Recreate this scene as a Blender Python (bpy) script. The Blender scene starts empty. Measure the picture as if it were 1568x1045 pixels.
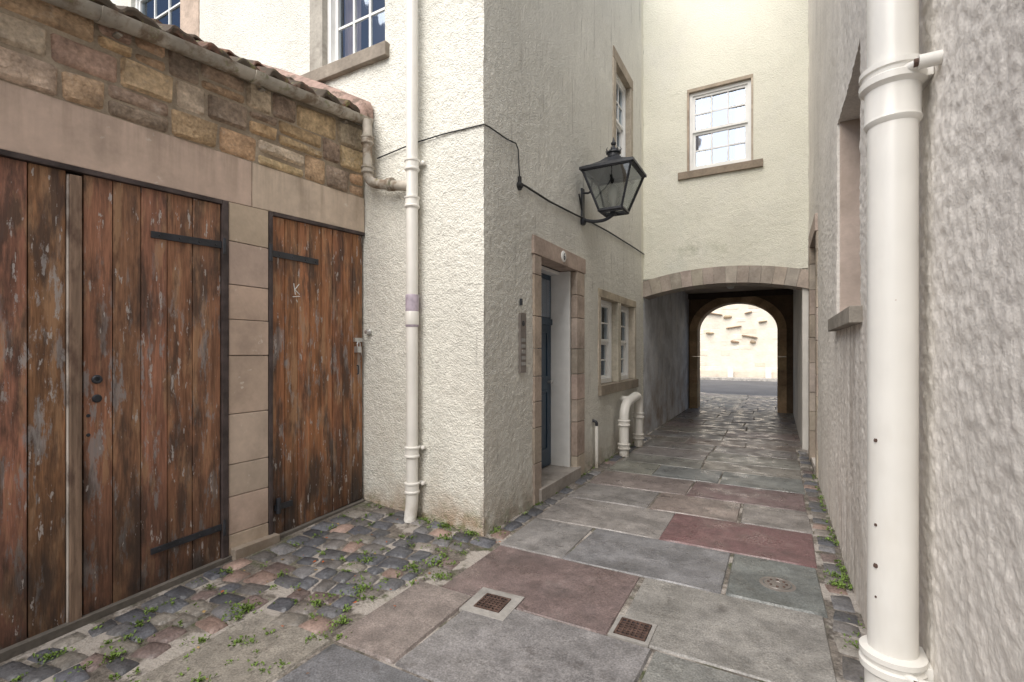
import bpy, bmesh, math, random
import numpy as np
from mathutils import Vector
random.seed(7)
R=random.random
def U(a,b): return a+(b-a)*random.random()
EYE=1.5   # all z below are relative to eye height; shifted up by EYE when meshes are made
# ------------------------------------------------------------------ noise
def _h(ix,iy,iz,s):
    n=(ix*374761393+iy*668265263+iz*1274126177+s*982451653)&0xFFFFFFFF
    n=((n^(n>>13))*1274126177)&0xFFFFFFFF
    n=n^(n>>16)
    return (n&0xFFFF)/32767.5-1.0
def vnoise(P,f,s=0):
    Q=np.asarray(P,dtype=np.float64)*f
    I=np.floor(Q).astype(np.int64); F=Q-I; F=F*F*(3-2*F)
    r=0
    for a in (0,1):
        wa=F[:,0] if a else 1-F[:,0]
        for b in (0,1):
            wb=F[:,1] if b else 1-F[:,1]
            for c in (0,1):
                wc=F[:,2] if c else 1-F[:,2]
                r=r+wa*wb*wc*_h(I[:,0]+a,I[:,1]+b,I[:,2]+c,s)
    return r
# ------------------------------------------------------------------ materials
def material(name,col=(.5,.5,.5),attr=False,rough=.85,metal=0,spec=.3,var=(),stains_shade=(),bumps=(),stretch=(1,1,1),roughvar=None):
    m=bpy.data.materials.new(name); m.use_nodes=True
    nt=m.node_tree; N=nt.nodes; L=nt.links
    bs=N['Principled BSDF']; bs.inputs['Roughness'].default_value=rough; bs.inputs['Metallic'].default_value=metal
    bs.inputs['Specular IOR Level'].default_value=spec
    tc=N.new('ShaderNodeTexCoord')
    mp=N.new('ShaderNodeMapping'); mp.inputs['Scale'].default_value=stretch
    L.new(tc.outputs['Object'],mp.inputs['Vector'])
    sx=N.new('ShaderNodeSeparateXYZ'); L.new(tc.outputs['Object'],sx.inputs[0])
    if attr:
        a=N.new('ShaderNodeAttribute'); a.attribute_name='Col'; cur=a.outputs['Color']
    else:
        a=N.new('ShaderNodeRGB'); a.outputs[0].default_value=(*col,1); cur=a.outputs[0]
    def noise(sc,vec,det=3,ro=.6):
        n=N.new('ShaderNodeTexNoise'); n.inputs['Scale'].default_value=sc; n.inputs['Detail'].default_value=det; n.inputs['Roughness'].default_value=ro
        L.new(vec,n.inputs['Vector']); return n.outputs['Fac']
    for (sc,lo,hi) in var:
        f=noise(sc,mp.outputs[0])
        r=N.new('ShaderNodeMapRange'); r.inputs[1].default_value=.3; r.inputs[2].default_value=.7; r.inputs[3].default_value=lo; r.inputs[4].default_value=hi
        L.new(f,r.inputs[0])
        mx=N.new('ShaderNodeVectorMath'); mx.operation='SCALE'; L.new(cur,mx.inputs[0]); L.new(r.outputs[0],mx.inputs['Scale']); cur=mx.outputs[0]
    for s in stains_shade:
        mp2=N.new('ShaderNodeMapping'); mp2.inputs['Scale'].default_value=s.get('stretch',(1,1,1)); mp2.inputs['Location'].default_value=s.get('off',(0,0,0))
        L.new(tc.outputs['Object'],mp2.inputs['Vector'])
        f=noise(s['scale'],mp2.outputs[0],s.get('det',5),s.get('ro',.65))
        r=N.new('ShaderNodeMapRange'); r.inputs[1].default_value=s['lo']; r.inputs[2].default_value=s['hi']; r.inputs[3].default_value=0; r.inputs[4].default_value=s.get('fac',1)
        L.new(f,r.inputs[0]); fo=r.outputs[0]
        for key,idx in (('x',0),('y',1),('z',2)):
            for (v0,v1) in s.get(key,()):   # mask rising v0->v1
                q=N.new('ShaderNodeMapRange'); q.inputs[1].default_value=v0; q.inputs[2].default_value=v1
                if v0>v1:
                    q.inputs[1].default_value=v1; q.inputs[2].default_value=v0; q.inputs[3].default_value=1; q.inputs[4].default_value=0
                L.new(sx.outputs[idx],q.inputs[0])
                mu=N.new('ShaderNodeMath'); mu.operation='MULTIPLY'; L.new(fo,mu.inputs[0]); L.new(q.outputs[0],mu.inputs[1]); fo=mu.outputs[0]
        mx=N.new('ShaderNodeMix'); mx.data_type='RGBA'; L.new(fo,mx.inputs[0]); L.new(cur,mx.inputs[6]); mx.inputs[7].default_value=(*s['col'],1); cur=mx.outputs[2]
    L.new(cur,bs.inputs['Base Color'])
    if roughvar:
        f=noise(roughvar[0],mp.outputs[0]); r=N.new('ShaderNodeMapRange'); r.inputs[1].default_value=.35; r.inputs[2].default_value=.65; r.inputs[3].default_value=roughvar[1]; r.inputs[4].default_value=roughvar[2]
        L.new(f,r.inputs[0]); L.new(r.outputs[0],bs.inputs['Roughness'])
    prev=None
    for (ty,sc,st,di) in bumps:
        f=noise(sc,mp.outputs[0],2,.5)
        b=N.new('ShaderNodeBump'); b.inputs['Strength'].default_value=st; b.inputs['Distance'].default_value=di
        L.new(f,b.inputs['Height'])
        if prev: L.new(prev,b.inputs['Normal'])
        prev=b.outputs[0]
    if prev: L.new(prev,bs.inputs['Normal'])
    return m
def glassmat(name,tint=(.9,.95,1),gl=.35,gc=(.9,.95,1)):
    m=bpy.data.materials.new(name); m.use_nodes=True; nt=m.node_tree; N=nt.nodes; L=nt.links
    N.remove(N['Principled BSDF']); o=N['Material Output']
    t=N.new('ShaderNodeBsdfTransparent'); t.inputs[0].default_value=(*tint,1)
    g=N.new('ShaderNodeBsdfGlossy'); g.inputs['Roughness'].default_value=.03; g.inputs['Color'].default_value=(*gc,1)
    nz=N.new('ShaderNodeTexNoise'); nz.inputs['Scale'].default_value=2.5
    tc=N.new('ShaderNodeTexCoord'); L.new(tc.outputs['Object'],nz.inputs['Vector'])
    b=N.new('ShaderNodeBump'); b.inputs['Strength'].default_value=.15; b.inputs['Distance'].default_value=.02; L.new(nz.outputs['Fac'],b.inputs['Height']); L.new(b.outputs[0],g.inputs['Normal'])
    mx=N.new('ShaderNodeMixShader'); mx.inputs[0].default_value=gl
    L.new(t.outputs[0],mx.inputs[1]); L.new(g.outputs[0],mx.inputs[2]); L.new(mx.outputs[0],o.inputs[0])
    return m
M_harlL=material('harl_cream',(.79,.775,.70),var=((1.3,.94,1.05),(45,.84,1.08)),bumps=(('n',75,1,.016),),stains_shade=(
  dict(col=(.34,.22,.13),scale=4,lo=.36,hi=.60,fac=.85,z=((.42,.05),)),
  dict(col=(.18,.21,.09),scale=9,lo=.5,hi=.62,fac=.75,z=((.28,.0),)),
  dict(col=(.50,.48,.43),scale=1.2,lo=.5,hi=.75,fac=.4,stretch=(2,2,.4)),
  dict(col=(.52,.46,.38),scale=2.2,lo=.5,hi=.7,fac=.4,z=((1.6,.4),)),
  dict(col=(.56,.55,.50),scale=1.0,lo=.15,hi=.6,fac=.5,x=((-2.25,-2.13),),y=((3.38,3.6),(8.67,8.6))),  # lane-facing wall only: grey dirty tone plus its shade, put into the colour
  dict(col=(.27,.29,.20),scale=5,lo=.45,hi=.62,fac=.75,x=((-1.85,-1.4),(-.15,-.5)),y=((8.5,8.6),),z=((3.10,3.26),(3.42,3.29))),
  dict(col=(.54,.58,.50),scale=2.5,lo=.4,hi=.7,fac=.4,y=((8.5,8.6),),z=((2.6,2.9),(4.2,3.4)),x=((-.6,-1.4),)),
  dict(col=(.78,.765,.63),scale=.8,lo=.2,hi=.5,fac=.55,y=((8.5,8.6),)),
  dict(col=(.28,.26,.23),scale=2.6,lo=.60,hi=.68,fac=.45,stretch=(5,5,.5),x=((-2.25,-2.15),),y=((8.6,8.5),)),
  ))
M_harlR=material('harl_white',(.80,.755,.695),var=((1.1,.94,1.05),(40,.86,1.08)),bumps=(('n',90,.35,.008),),stains_shade=(
  dict(col=(.45,.34,.26),scale=3,lo=.42,hi=.7,fac=.45,stretch=(2,2,.5),z=((1.3,.1),)),
  dict(col=(.33,.28,.24),scale=2.5,lo=.4,hi=.62,fac=.65,stretch=(3,3,.35),y=((3.1,3.5),(5,4.3)),z=((1.85,1.7),)),
  dict(col=(.5,.46,.43),scale=1.5,lo=.5,hi=.75,fac=.4,stretch=(2,2,.4)),))
M_plaster=material('passage_plaster',(.58,.60,.63),var=((2,.72,1.2),(14,.9,1.08)),bumps=(('n',30,.4,.01),),stains_shade=(
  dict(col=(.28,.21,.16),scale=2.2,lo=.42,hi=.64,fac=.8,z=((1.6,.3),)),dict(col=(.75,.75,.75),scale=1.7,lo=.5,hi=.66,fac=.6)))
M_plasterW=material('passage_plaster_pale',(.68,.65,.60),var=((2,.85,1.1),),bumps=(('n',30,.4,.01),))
M_stone=material('dressed_stone',(.42,.33,.26),attr=True,rough=.9,var=((4,.78,1.15),(30,.88,1.1)),bumps=(('n',45,.5,.006),),stains_shade=(
  dict(col=(.13,.11,.09),scale=3,lo=.55,hi=.75,fac=.6),))
M_rubble=material('rubble_sandstone',attr=True,rough=.95,var=((7,.65,1.25),(40,.72,1.22)),bumps=(('n',30,.9,.02),),stains_shade=(
  dict(col=(.10,.075,.055),scale=6,lo=.58,hi=.74,fac=.6),dict(col=(.56,.50,.43),scale=9,lo=.6,hi=.72,fac=.5)))
M_farstone=material('street_wall_stone',attr=True,rough=.95,var=((2,.88,1.1),),bumps=(('n',8,.6,.03),))
M_mortar=material('lime_mortar',(.40,.33,.25),var=((6,.75,1.15),(60,.85,1.1)),bumps=(('n',50,.6,.01),))
M_smooth=material('painted_lintel_stone',attr=True,rough=.85,var=((2.2,.86,1.1),(18,.93,1.05)),bumps=(('n',60,.25,.004),),stains_shade=(
  dict(col=(.24,.19,.15),scale=2.5,lo=.52,hi=.78,fac=.5),dict(col=(.2,.14,.09),scale=4,lo=.4,hi=.65,fac=.7,z=((.45,.1),)),
  dict(col=(.72,.66,.58),scale=13,lo=.66,hi=.70,fac=.6),dict(col=(.25,.19,.14),scale=2,lo=.45,hi=.65,fac=.5,stretch=(1,5,.4),z=((2.5,2.9),))))
M_flag=material('flagstone',attr=True,spec=.6,var=((2.5,.72,1.25),(12,.82,1.18),(110,.58,1.42)),bumps=(('n',45,.4,.008),),roughvar=(4.5,.20,.60),stains_shade=(
  dict(col=(.055,.052,.05),scale=2.6,lo=.48,hi=.75,fac=.6),dict(col=(.38,.35,.32),scale=5,lo=.6,hi=.8,fac=.3),dict(col=(.05,.04,.035),scale=8,lo=.6,hi=.68,fac=.45),
  dict(col=(.09,.06,.042),scale=2,lo=.25,hi=.6,fac=.65,y=((6.5,8.6),(14,13.2)))))  # last layer: paving turns darker and browner through the passage
M_sett=material('sett_stone',attr=True,spec=.5,var=((9,.65,1.3),(70,.75,1.25)),bumps=(('n',50,.6,.01),),roughvar=(12,.3,.6))
M_bed=material('joint_fill',(.17,.15,.13),rough=.95,var=((4,.6,1.35),(45,.6,1.4)),bumps=(('n',60,.9,.01),),stains_shade=(dict(col=(.06,.08,.025),scale=5,lo=.52,hi=.64,fac=.7),dict(col=(.42,.385,.35),scale=3.2,lo=.50,hi=.56,fac=.85)))
M_wood=material('weathered_wood',attr=True,rough=.55,spec=.4,stretch=(1,9,.7),var=((3,.6,1.4),(11,.7,1.28)),bumps=(('n',22,.5,.004),),stains_shade=(
  dict(col=(.30,.295,.295),scale=5,lo=.545,hi=.585,fac=.7,stretch=(1,2.6,.55),det=7,ro=.75,z=((2.4,1.5),)),
  dict(col=(.42,.25,.14),scale=4,lo=.52,hi=.6,fac=.6,stretch=(1,3.5,.6),off=(3,1,2),det=6),
  dict(col=(.06,.038,.03),scale=4,lo=.49,hi=.62,fac=.8,stretch=(1,2.4,.5),off=(7,3,1),det=6),
  dict(col=(.035,.026,.022),scale=3,lo=.22,hi=.58,fac=.92,stretch=(1,2,.8),z=((.85,.12),)),
  dict(col=(.40,.38,.37),scale=7,lo=.56,hi=.60,fac=.75,stretch=(1,1.7,.5),det=6,ro=.75,y=((1.25,1.1),),z=((.9,1.3),(2.3,1.9))),
  dict(col=(.46,.43,.41),scale=20,lo=.635,hi=.66,fac=.8,stretch=(1,1.5,.35),det=4)))
M_woodpale=material('bare_wood',attr=True,rough=.8,stretch=(1,8,.6),var=((4,.6,1.3),),bumps=(('n',20,.5,.004),),stains_shade=(dict(col=(.10,.06,.045),scale=5,lo=.5,hi=.65,fac=.8,stretch=(1,2,.6)),))
M_dark=material('dark_frame_paint',(.065,.05,.048),rough=.6,var=((8,.6,1.6),),bumps=(('n',30,.4,.003),))
M_iron=material('black_iron',(.022,.024,.03),rough=.45,spec=.5,var=((12,.6,1.6),),bumps=(('n',60,.3,.003),))
M_rust=material('rusty_iron',(.08,.05,.04),rough=.8,var=((30,.5,1.8),),bumps=(('n',90,.6,.003),))
M_pipe=material('painted_pipe',(.80,.78,.73),rough=.3,spec=.5,var=((3,.93,1.04),),bumps=(('n',14,.15,.004),),stains_shade=(
  dict(col=(.33,.15,.06),scale=16,lo=.74,hi=.76,fac=.9,det=3),dict(col=(.52,.46,.38),scale=2.5,lo=.52,hi=.75,fac=.45,stretch=(1,1,.3)),dict(col=(.25,.2,.13),scale=8,lo=.4,hi=.6,fac=.7,z=((.25,.03),))))
M_gutter=material('old_gutter',(.45,.41,.35),rough=.7,var=((5,.6,1.2),),bumps=(('n',30,.4,.005),),stains_shade=(dict(col=(.15,.10,.06),scale=7,lo=.48,hi=.62,fac=.8),dict(col=(.2,.2,.1),scale=12,lo=.58,hi=.66,fac=.6)))
M_tile=material('pantile',(.20,.10,.07),rough=.85,var=((3,.5,1.3),(14,.7,1.2)),bumps=(('n',30,.5,.008),),stains_shade=(dict(col=(.07,.06,.045),scale=5,lo=.36,hi=.52,fac=.9),dict(col=(.2,.2,.08),scale=14,lo=.58,hi=.64,fac=.7)))
M_flash=material('mortar_flashing',(.36,.25,.21),var=((8,.7,1.2),),bumps=(('n',40,.7,.012),),stains_shade=(dict(col=(.1,.08,.06),scale=9,lo=.5,hi=.6,fac=.7),))
M_white=material('white_paint',(.82,.82,.80),rough=.4,var=((6,.92,1.03),),bumps=(('n',30,.1,.003),))
M_blue=material('blue_door_paint',(.025,.05,.08),rough=.3,spec=.5,var=((3,.8,1.3),))
M_room=material('room_dark',(.05,.045,.04),rough=.9,var=((2,.6,1.4),))
M_curt=material('curtain',(.45,.33,.30),rough=.9,stretch=(14,14,.3),var=((2,.55,1.2),))
M_glass=glassmat('window_glass',(.85,.92,.95),.19,(.75,.85,1.0))
M_lglass=glassmat('lantern_glass',(.62,.64,.63),.3,(.75,.8,.85))
M_cable=material('black_cable',(.03,.03,.03),rough=.6,var=((9,.7,1.3),))
M_metal=material('galvanised',(.6,.6,.6),rough=.35,metal=.8,var=((9,.8,1.1),))
M_lens=material('lamp_glass_white',(.8,.78,.7),rough=.3,var=((5,.9,1.05),))
M_panel=material('intercom_metal',(.30,.27,.25),rough=.4,metal=.5,var=((9,.8,1.1),))
M_purple=material('pipe_tape',(.42,.36,.42),rough=.5,var=((14,.7,1.3),))
M_asph=material('asphalt',(.14,.14,.145),rough=.85,var=((.6,.85,1.15),(40,.8,1.2)),bumps=(('n',80,.4,.01),))
M_ground=material('ground_earth',(.13,.12,.10),rough=.95,var=((.3,.8,1.2),),bumps=(('n',6,.4,.03),))
M_slate=material('roof_slate',(.09,.095,.11),rough=.7,var=((2,.7,1.3),),bumps=(('n',12,.4,.01),))
M_ceil=material('passage_ceiling',(.45,.38,.30),var=((2,.75,1.15),),bumps=(('n',20,.3,.01),))
M_brown=material('stained_arch_stone',attr=True,rough=.9,var=((3,.7,1.2),(20,.85,1.1)),bumps=(('n',30,.4,.008),))
M_leaf=material('weed_leaf',attr=True,rough=.6,var=((30,.7,1.3),))
# ------------------------------------------------------------------ mesh helpers
def empty(name):
    e=bpy.data.objects.new(name,None); bpy.context.collection.objects.link(e); return e
def link(name,me,parent=None):
    o=bpy.data.objects.new(name,me); bpy.context.collection.objects.link(o)
    if parent: o.parent=parent
    return o
class B:
    def __init__(s): s.v=[];s.f=[];s.c=[];s.m=[];s.mats=[]
    def mi(s,mat):
        if mat not in s.mats: s.mats.append(mat)
        return s.mats.index(mat)
    def add(s,vs,fs,mat,col=(.5,.5,.5)):
        k=len(s.v); s.v+=[tuple(p) for p in vs]; mi=s.mi(mat)
        for f in fs: s.f.append([i+k for i in f]); s.c.append(col); s.m.append(mi)
    def box(s,x0,x1,y0,y1,z0,z1,mat,col=(.5,.5,.5)):
        vs=[(x,y,z) for z in (z0,z1) for (x,y) in ((x0,y0),(x1,y0),(x1,y1),(x0,y1))]
        s.add(vs,[(3,2,1,0),(4,5,6,7),(0,1,5,4),(1,2,6,5),(2,3,7,6),(3,0,4,7)],mat,col)
    def hexa(s,p,mat,col=(.5,.5,.5)):
        s.add(p,[(3,2,1,0),(4,5,6,7),(0,1,5,4),(1,2,6,5),(2,3,7,6),(3,0,4,7)],mat,col)
    def obox(s,O,Uv,N,u0,u1,z0,z1,n0,n1,mat,col=(.5,.5,.5)):
        O=Vector(O);Uv=Vector(Uv);N=Vector(N);Z=Vector((0,0,1))
        vs=[O+Uv*u+N*n+Z*z for z in (z0,z1) for (u,n) in ((u0,n0),(u1,n0),(u1,n1),(u0,n1))]
        s.hexa(vs,mat,col)
    def pillow(s,P,N,H,e,nu,nv,mat,col,dome=0,amp=0,freq=10,side=.0):
        P=[np.array(p,float) for p in P]; N=np.array(N,float); N=N/np.linalg.norm(N)
        lu=np.linalg.norm(P[1]-P[0]); lv=np.linalg.norm(P[3]-P[0]); 
        eu=min(.3,e/max(lu,1e-6)); ev=min(.3,e/max(lv,1e-6))
        us=[0]+list(np.linspace(eu,1-eu,nu))+[1]; vs=[0]+list(np.linspace(ev,1-ev,nv))+[1]
        pts=[];hs=[]
        for j,v in enumerate(vs):
            for i,u in enumerate(us):
                p=(P[0]*(1-u)+P[1]*u)*(1-v)+(P[3]*(1-u)+P[2]*u)*v
                edge=(i in(0,len(us)-1)) or (j in(0,len(vs)-1))
                cu=(i in(0,len(us)-1)); cv=(j in (0,len(vs)-1))
                if cu and cv:
                    c=(P[0]+P[1]+P[2]+P[3])/4; d=c-p; d/=np.linalg.norm(d); p=p+d*e*.7
                h=0 if edge else H+dome*(1-(2*u-1)**2)*(1-(2*v-1)**2)
                pts.append(p);hs.append(h)
        pts=np.array(pts);hs=np.array(hs)
        if amp: 
            nn=vnoise(pts,freq,3); hs=hs+np.where(hs>0,nn*amp,0)
        pts=pts+N*hs[:,None]
        W=len(us); fs=[]
        for j in range(len(vs)-1):
            for i in range(W-1): fs.append((j*W+i,j*W+i+1,(j+1)*W+i+1,(j+1)*W+i))
        if side:
            base=len(pts); ring=[i for i in range(W)]+[j*W+W-1 for j in range(1,len(vs))]+[(len(vs)-1)*W+i for i in range(W-2,-1,-1)]+[j*W for j in range(len(vs)-2,0,-1)]
            ex=pts[ring]-N*side; pts=np.vstack([pts,ex]); n=len(ring)
            for k in range(n): fs.append((ring[k],base+k,base+(k+1)%n,ring[(k+1)%n]))
        s.add([tuple(p) for p in pts],fs,mat,col)
    def tube(s,pts,r,mat,seg=16,col=(.5,.5,.5),bend=0.0,cap=True):
        pts=[Vector(p) for p in pts]
        if bend>0:
            q=[pts[0]]
            for i in range(1,len(pts)-1):
                a,b,c=pts[i-1],pts[i],pts[i+1]
                d1=(a-b).normalized();d2=(c-b).normalized(); l=min(bend,(a-b).length*.48,(c-b).length*.48)
                A=b+d1*l;C=b+d2*l
                for k in range(7):
                    t=k/6; q.append(A*(1-t)**2+b*2*t*(1-t)+C*t*t)
            q.append(pts[-1]); pts=q
        n=len(pts); tang=[]
        for i in range(n):
            t=(pts[min(i+1,n-1)]-pts[max(i-1,0)]); tang.append(t.normalized() if t.length>1e-9 else Vector((0,0,1)))
        ref=Vector((1,0,0)) if abs(tang[0].x)<.9 else Vector((0,1,0))
        nrm=tang[0].cross(ref).normalized(); vs=[]
        rr=r if isinstance(r,(list,tuple)) else [r]*n
        for i in range(n):
            nrm=(nrm-tang[i]*nrm.dot(tang[i])).normalized(); bn=tang[i].cross(nrm)
            for k in range(seg):
                a=2*math.pi*k/seg; vs.append(pts[i]+(nrm*math.cos(a)+bn*math.sin(a))*rr[i])
        fs=[(i*seg+k,i*seg+(k+1)%seg,(i+1)*seg+(k+1)%seg,(i+1)*seg+k) for i in range(n-1) for k in range(seg)]
        if cap: fs+= [tuple(range(seg))[::-1],tuple(range((n-1)*seg,n*seg))]
        s.add(vs,fs,mat,col)
    def lathe(s,c,prof,mat,seg=20,col=(.5,.5,.5),axis=(0,0,1)):
        c=Vector(c);A=Vector(axis).normalized(); ref=Vector((1,0,0)) if abs(A.x)<.9 else Vector((0,1,0))
        n1=A.cross(ref).normalized(); n2=A.cross(n1); vs=[]
        for (r,h) in prof:
            for k in range(seg):
                a=2*math.pi*k/seg; vs.append(c+A*h+(n1*math.cos(a)+n2*math.sin(a))*r)
        fs=[(i*seg+k,i*seg+(k+1)%seg,(i+1)*seg+(k+1)%seg,(i+1)*seg+k) for i in range(len(prof)-1) for k in range(seg)]
        fs+= [tuple(range(seg))[::-1],tuple(range((len(prof)-1)*seg,len(prof)*seg))]
        s.add(vs,fs,mat,col)
    def make(s,name,parent=None,smooth=False,bevel=0,angle=35,recalc=True):
        me=bpy.data.meshes.new(name)
        me.from_pydata([(x,y,z+EYE) for (x,y,z) in s.v],[],s.f)
        for m in s.mats: me.materials.append(m)
        me.polygons.foreach_set('material_index',s.m)
        ca=me.color_attributes.new('Col','FLOAT_COLOR','CORNER')
        arr=np.ones((len(me.loops),4),np.float32); lt=np.empty(len(me.polygons),np.int32); me.polygons.foreach_get('loop_total',lt)
        arr[:,:3]=np.repeat(np.array(s.c,np.float32),lt,axis=0); ca.data.foreach_set('color',arr.ravel())
        if recalc:
            bm=bmesh.new(); bm.from_mesh(me); bmesh.ops.recalc_face_normals(bm,faces=bm.faces); bm.to_mesh(me); bm.free()
        o=link(name,me,parent)
        if smooth:
            me.polygons.foreach_set('use_smooth',[True]*len(me.polygons))
            if angle<180:
                try: me.set_sharp_from_angle(angle=math.radians(angle))
                except Exception: pass
        if bevel:
            b=o.modifiers.new('bevel','BEVEL'); b.width=bevel; b.segments=2; b.limit_method='ANGLE'; b.angle_limit=math.radians(40)
        return o
def bps(ranges,extra):
    a=[]
    for (p,q,r) in ranges: a+=list(np.linspace(p,q,max(2,int(round((q-p)/r))+1)))
    a=sorted(set([round(x,5) for x in a])); ex=[round(x,5) for x in extra]
    rmin=.0035
    a=[x for x in a if all(abs(x-e)>rmin for e in ex)]+ex
    return np.array(sorted(set(a)))
def wall(name,axis,pos,ur,zr,holes,mat,parent,inward,depth,amp=.004,freq=45,tang=1.0,oct2=0):
    """axis 'x': plane X=pos,u=Y ; axis 'y': plane Y=pos,u=X. holes (u0,u1,z0,z1)"""
    us=bps(ur,[h[0] for h in holes]+[h[1] for h in holes]+[ur[0][0],ur[-1][1]])
    zs=bps(zr,[h[2] for h in holes]+[h[3] for h in holes]+[zr[0][0],zr[-1][1]])
    nu,nz=len(us),len(zs)
    UU,ZZ=np.meshgrid(us,zs); u=UU.ravel(); z=ZZ.ravel(); d=np.zeros_like(u)
    cu=(us[:-1]+us[1:])/2; cz=(zs[:-1]+zs[1:])/2
    CU,CZ=np.meshgrid(cu,cz); keep=np.ones(CU.shape,bool)
    for h in holes: keep&=~((CU>h[0])&(CU<h[1])&(CZ>h[2])&(CZ<h[3]))
    jj,ii=np.nonzero(keep); a=jj*nu+ii
    F=np.stack([a,a+1,a+nu+1,a+nu],1)
    vu=[u];vz=[z];vd=[d];FF=[F];k=len(u)
    for h in holes:
        dl=np.array([0,.3,.6,1.0])*depth
        for edge in ('l','r','b','t'):
            if edge in 'lr': s_=zs[(zs>=h[2]-1e-6)&(zs<=h[3]+1e-6)]; eu=np.full_like(s_,h[0] if edge=='l' else h[1]); ez=s_
            else: s_=us[(us>=h[0]-1e-6)&(us<=h[1]+1e-6)]; eu=s_; ez=np.full_like(s_,h[2] if edge=='b' else h[3])
            n=len(s_)
            for q in dl: vu.append(eu);vz.append(ez);vd.append(np.full(n,q))
            f=[]
            for r_ in range(3):
                a=k+r_*n+np.arange(n-1); f.append(np.stack([a,a+1,a+n+1,a+n],1))
            FF.append(np.vstack(f)); k+=4*n
    u=np.concatenate(vu);z=np.concatenate(vz);d=np.concatenate(vd); F=np.vstack(FF)
    if axis=='x': V=np.stack([pos+inward*d,u,z],1)
    else: V=np.stack([u,pos+inward*d,z],1)
    tx,ty=(1,tang) if axis=='x' else (tang,1)
    D=np.stack([tx*(vnoise(V,freq,11)+.6*vnoise(V,freq*.45,12)+oct2*vnoise(V,freq*1.9,17)),ty*(vnoise(V,freq,13)+.6*vnoise(V,freq*.45,14)),vnoise(V,freq,15)*.5*tang],1)*amp
    D+=np.stack([vnoise(V,2.2,21),vnoise(V,2.2,22),0*u],1)*.008
    V=V+D; V[:,2]+=EYE
    me=bpy.data.meshes.new(name); me.vertices.add(len(V)); me.vertices.foreach_set('co',V.astype(np.float32).ravel())
    me.loops.add(F.size); me.loops.foreach_set('vertex_index',F.astype(np.int32).ravel())
    me.polygons.add(len(F)); me.polygons.foreach_set('loop_start',np.arange(0,F.size,4,dtype=np.int32)); me.polygons.foreach_set('loop_total',np.full(len(F),4,np.int32))
    me.polygons.foreach_set('use_smooth',np.ones(len(F),bool))
    me.update(calc_edges=True); me.validate()
    me.materials.append(mat)
    return link(name,me,parent)
def sash(parent,name,O,Uv,N,w,h,cols,rows,curtain=False,fr=.05,room=.5):
    b=B()
    b.obox(O,Uv,N,0,fr,0,h,-.05,.05,M_white); b.obox(O,Uv,N,w-fr,w,0,h,-.05,.05,M_white)
    b.obox(O,Uv,N,fr,w-fr,h-fr,h,-.05,.05,M_white); b.obox(O,Uv,N,fr,w-fr,0,fr*1.3,-.05,.05,M_white)
    mid=h/2
    for (z0,z1,n) in ((mid,h-fr,.0),(fr*1.3,mid,-.03)):
        st=.04
        b.obox(O,Uv,N,fr,fr+st,z0,z1,n-.012,n+.028,M_white); b.obox(O,Uv,N,w-fr-st,w-fr,z0,z1,n-.012,n+.028,M_white)
        b.obox(O,Uv,N,fr+st,w-fr-st,z0,z0+st,n-.012,n+.028,M_white); b.obox(O,Uv,N,fr+st,w-fr-st,z1-st,z1,n-.012,n+.028,M_white)
        iw=(w-2*fr-2*st)/cols; ih=(z1-z0-2*st)/rows
        for i in range(1,cols): b.obox(O,Uv,N,fr+st+i*iw-.011,fr+st+i*iw+.011,z0+st,z1-st,n-.005,n+.02,M_white)
        for j in range(1,rows): b.obox(O,Uv,N,fr+st,w-fr-st,z0+st+j*ih-.011,z0+st+j*ih+.011,n-.003,n+.018,M_white)
        O_=Vector(O);Uv_=Vector(Uv);N_=Vector(N)
        for i in range(cols):
            for j in range(rows):
                ua=fr+st+i*iw;ub=ua+iw;za=z0+st+j*ih;zb=za+ih; tl=U(-.006,.006); t2=U(-.006,.006)
                b.add([O_+Uv_*ua+N_*(n+.004)+Vector((0,0,za)),O_+Uv_*ub+N_*(n+.004+tl)+Vector((0,0,za)),O_+Uv_*ub+N_*(n+.004+tl+t2)+Vector((0,0,zb)),O_+Uv_*ua+N_*(n+.004+t2)+Vector((0,0,zb))],[(0,1,2,3)],M_glass)
    o=b.make(name,parent)
    c=B()
    for (a) in ((-.1,w+.1,-.1,h+.1,-room-.02,-room),(-.12,-.1,-.1,h+.1,-room,-.06),(w+.1,w+.12,-.1,h+.1,-room,-.06),(-.1,w+.1,-.12,-.1,-room,-.06),(-.1,w+.1,h+.1,h+.12,-room,-.06)):
        c.obox(O,Uv,N,a[0],a[1],a[2],a[3],a[4],a[5],M_room)
    if curtain:
        for (ua,ub) in ((fr,w*.32),(w*.74,w-fr)):
            n=24; vs=[];fs=[]
            for i in range(n+1):
                uu=ua+(ub-ua)*i/n; dd=-.14+.02*math.sin(i*1.3)
                for zz in (.02,h): vs.append(Vector(O)+Vector(Uv)*uu+Vector(N)*dd+Vector((0,0,zz)))
            for i in range(n): fs.append((2*i,2*i+2,2*i+3,2*i+1))
            c.add(vs,fs,M_curt)
    c.make(name+'_interior',parent)
    return o
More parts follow.
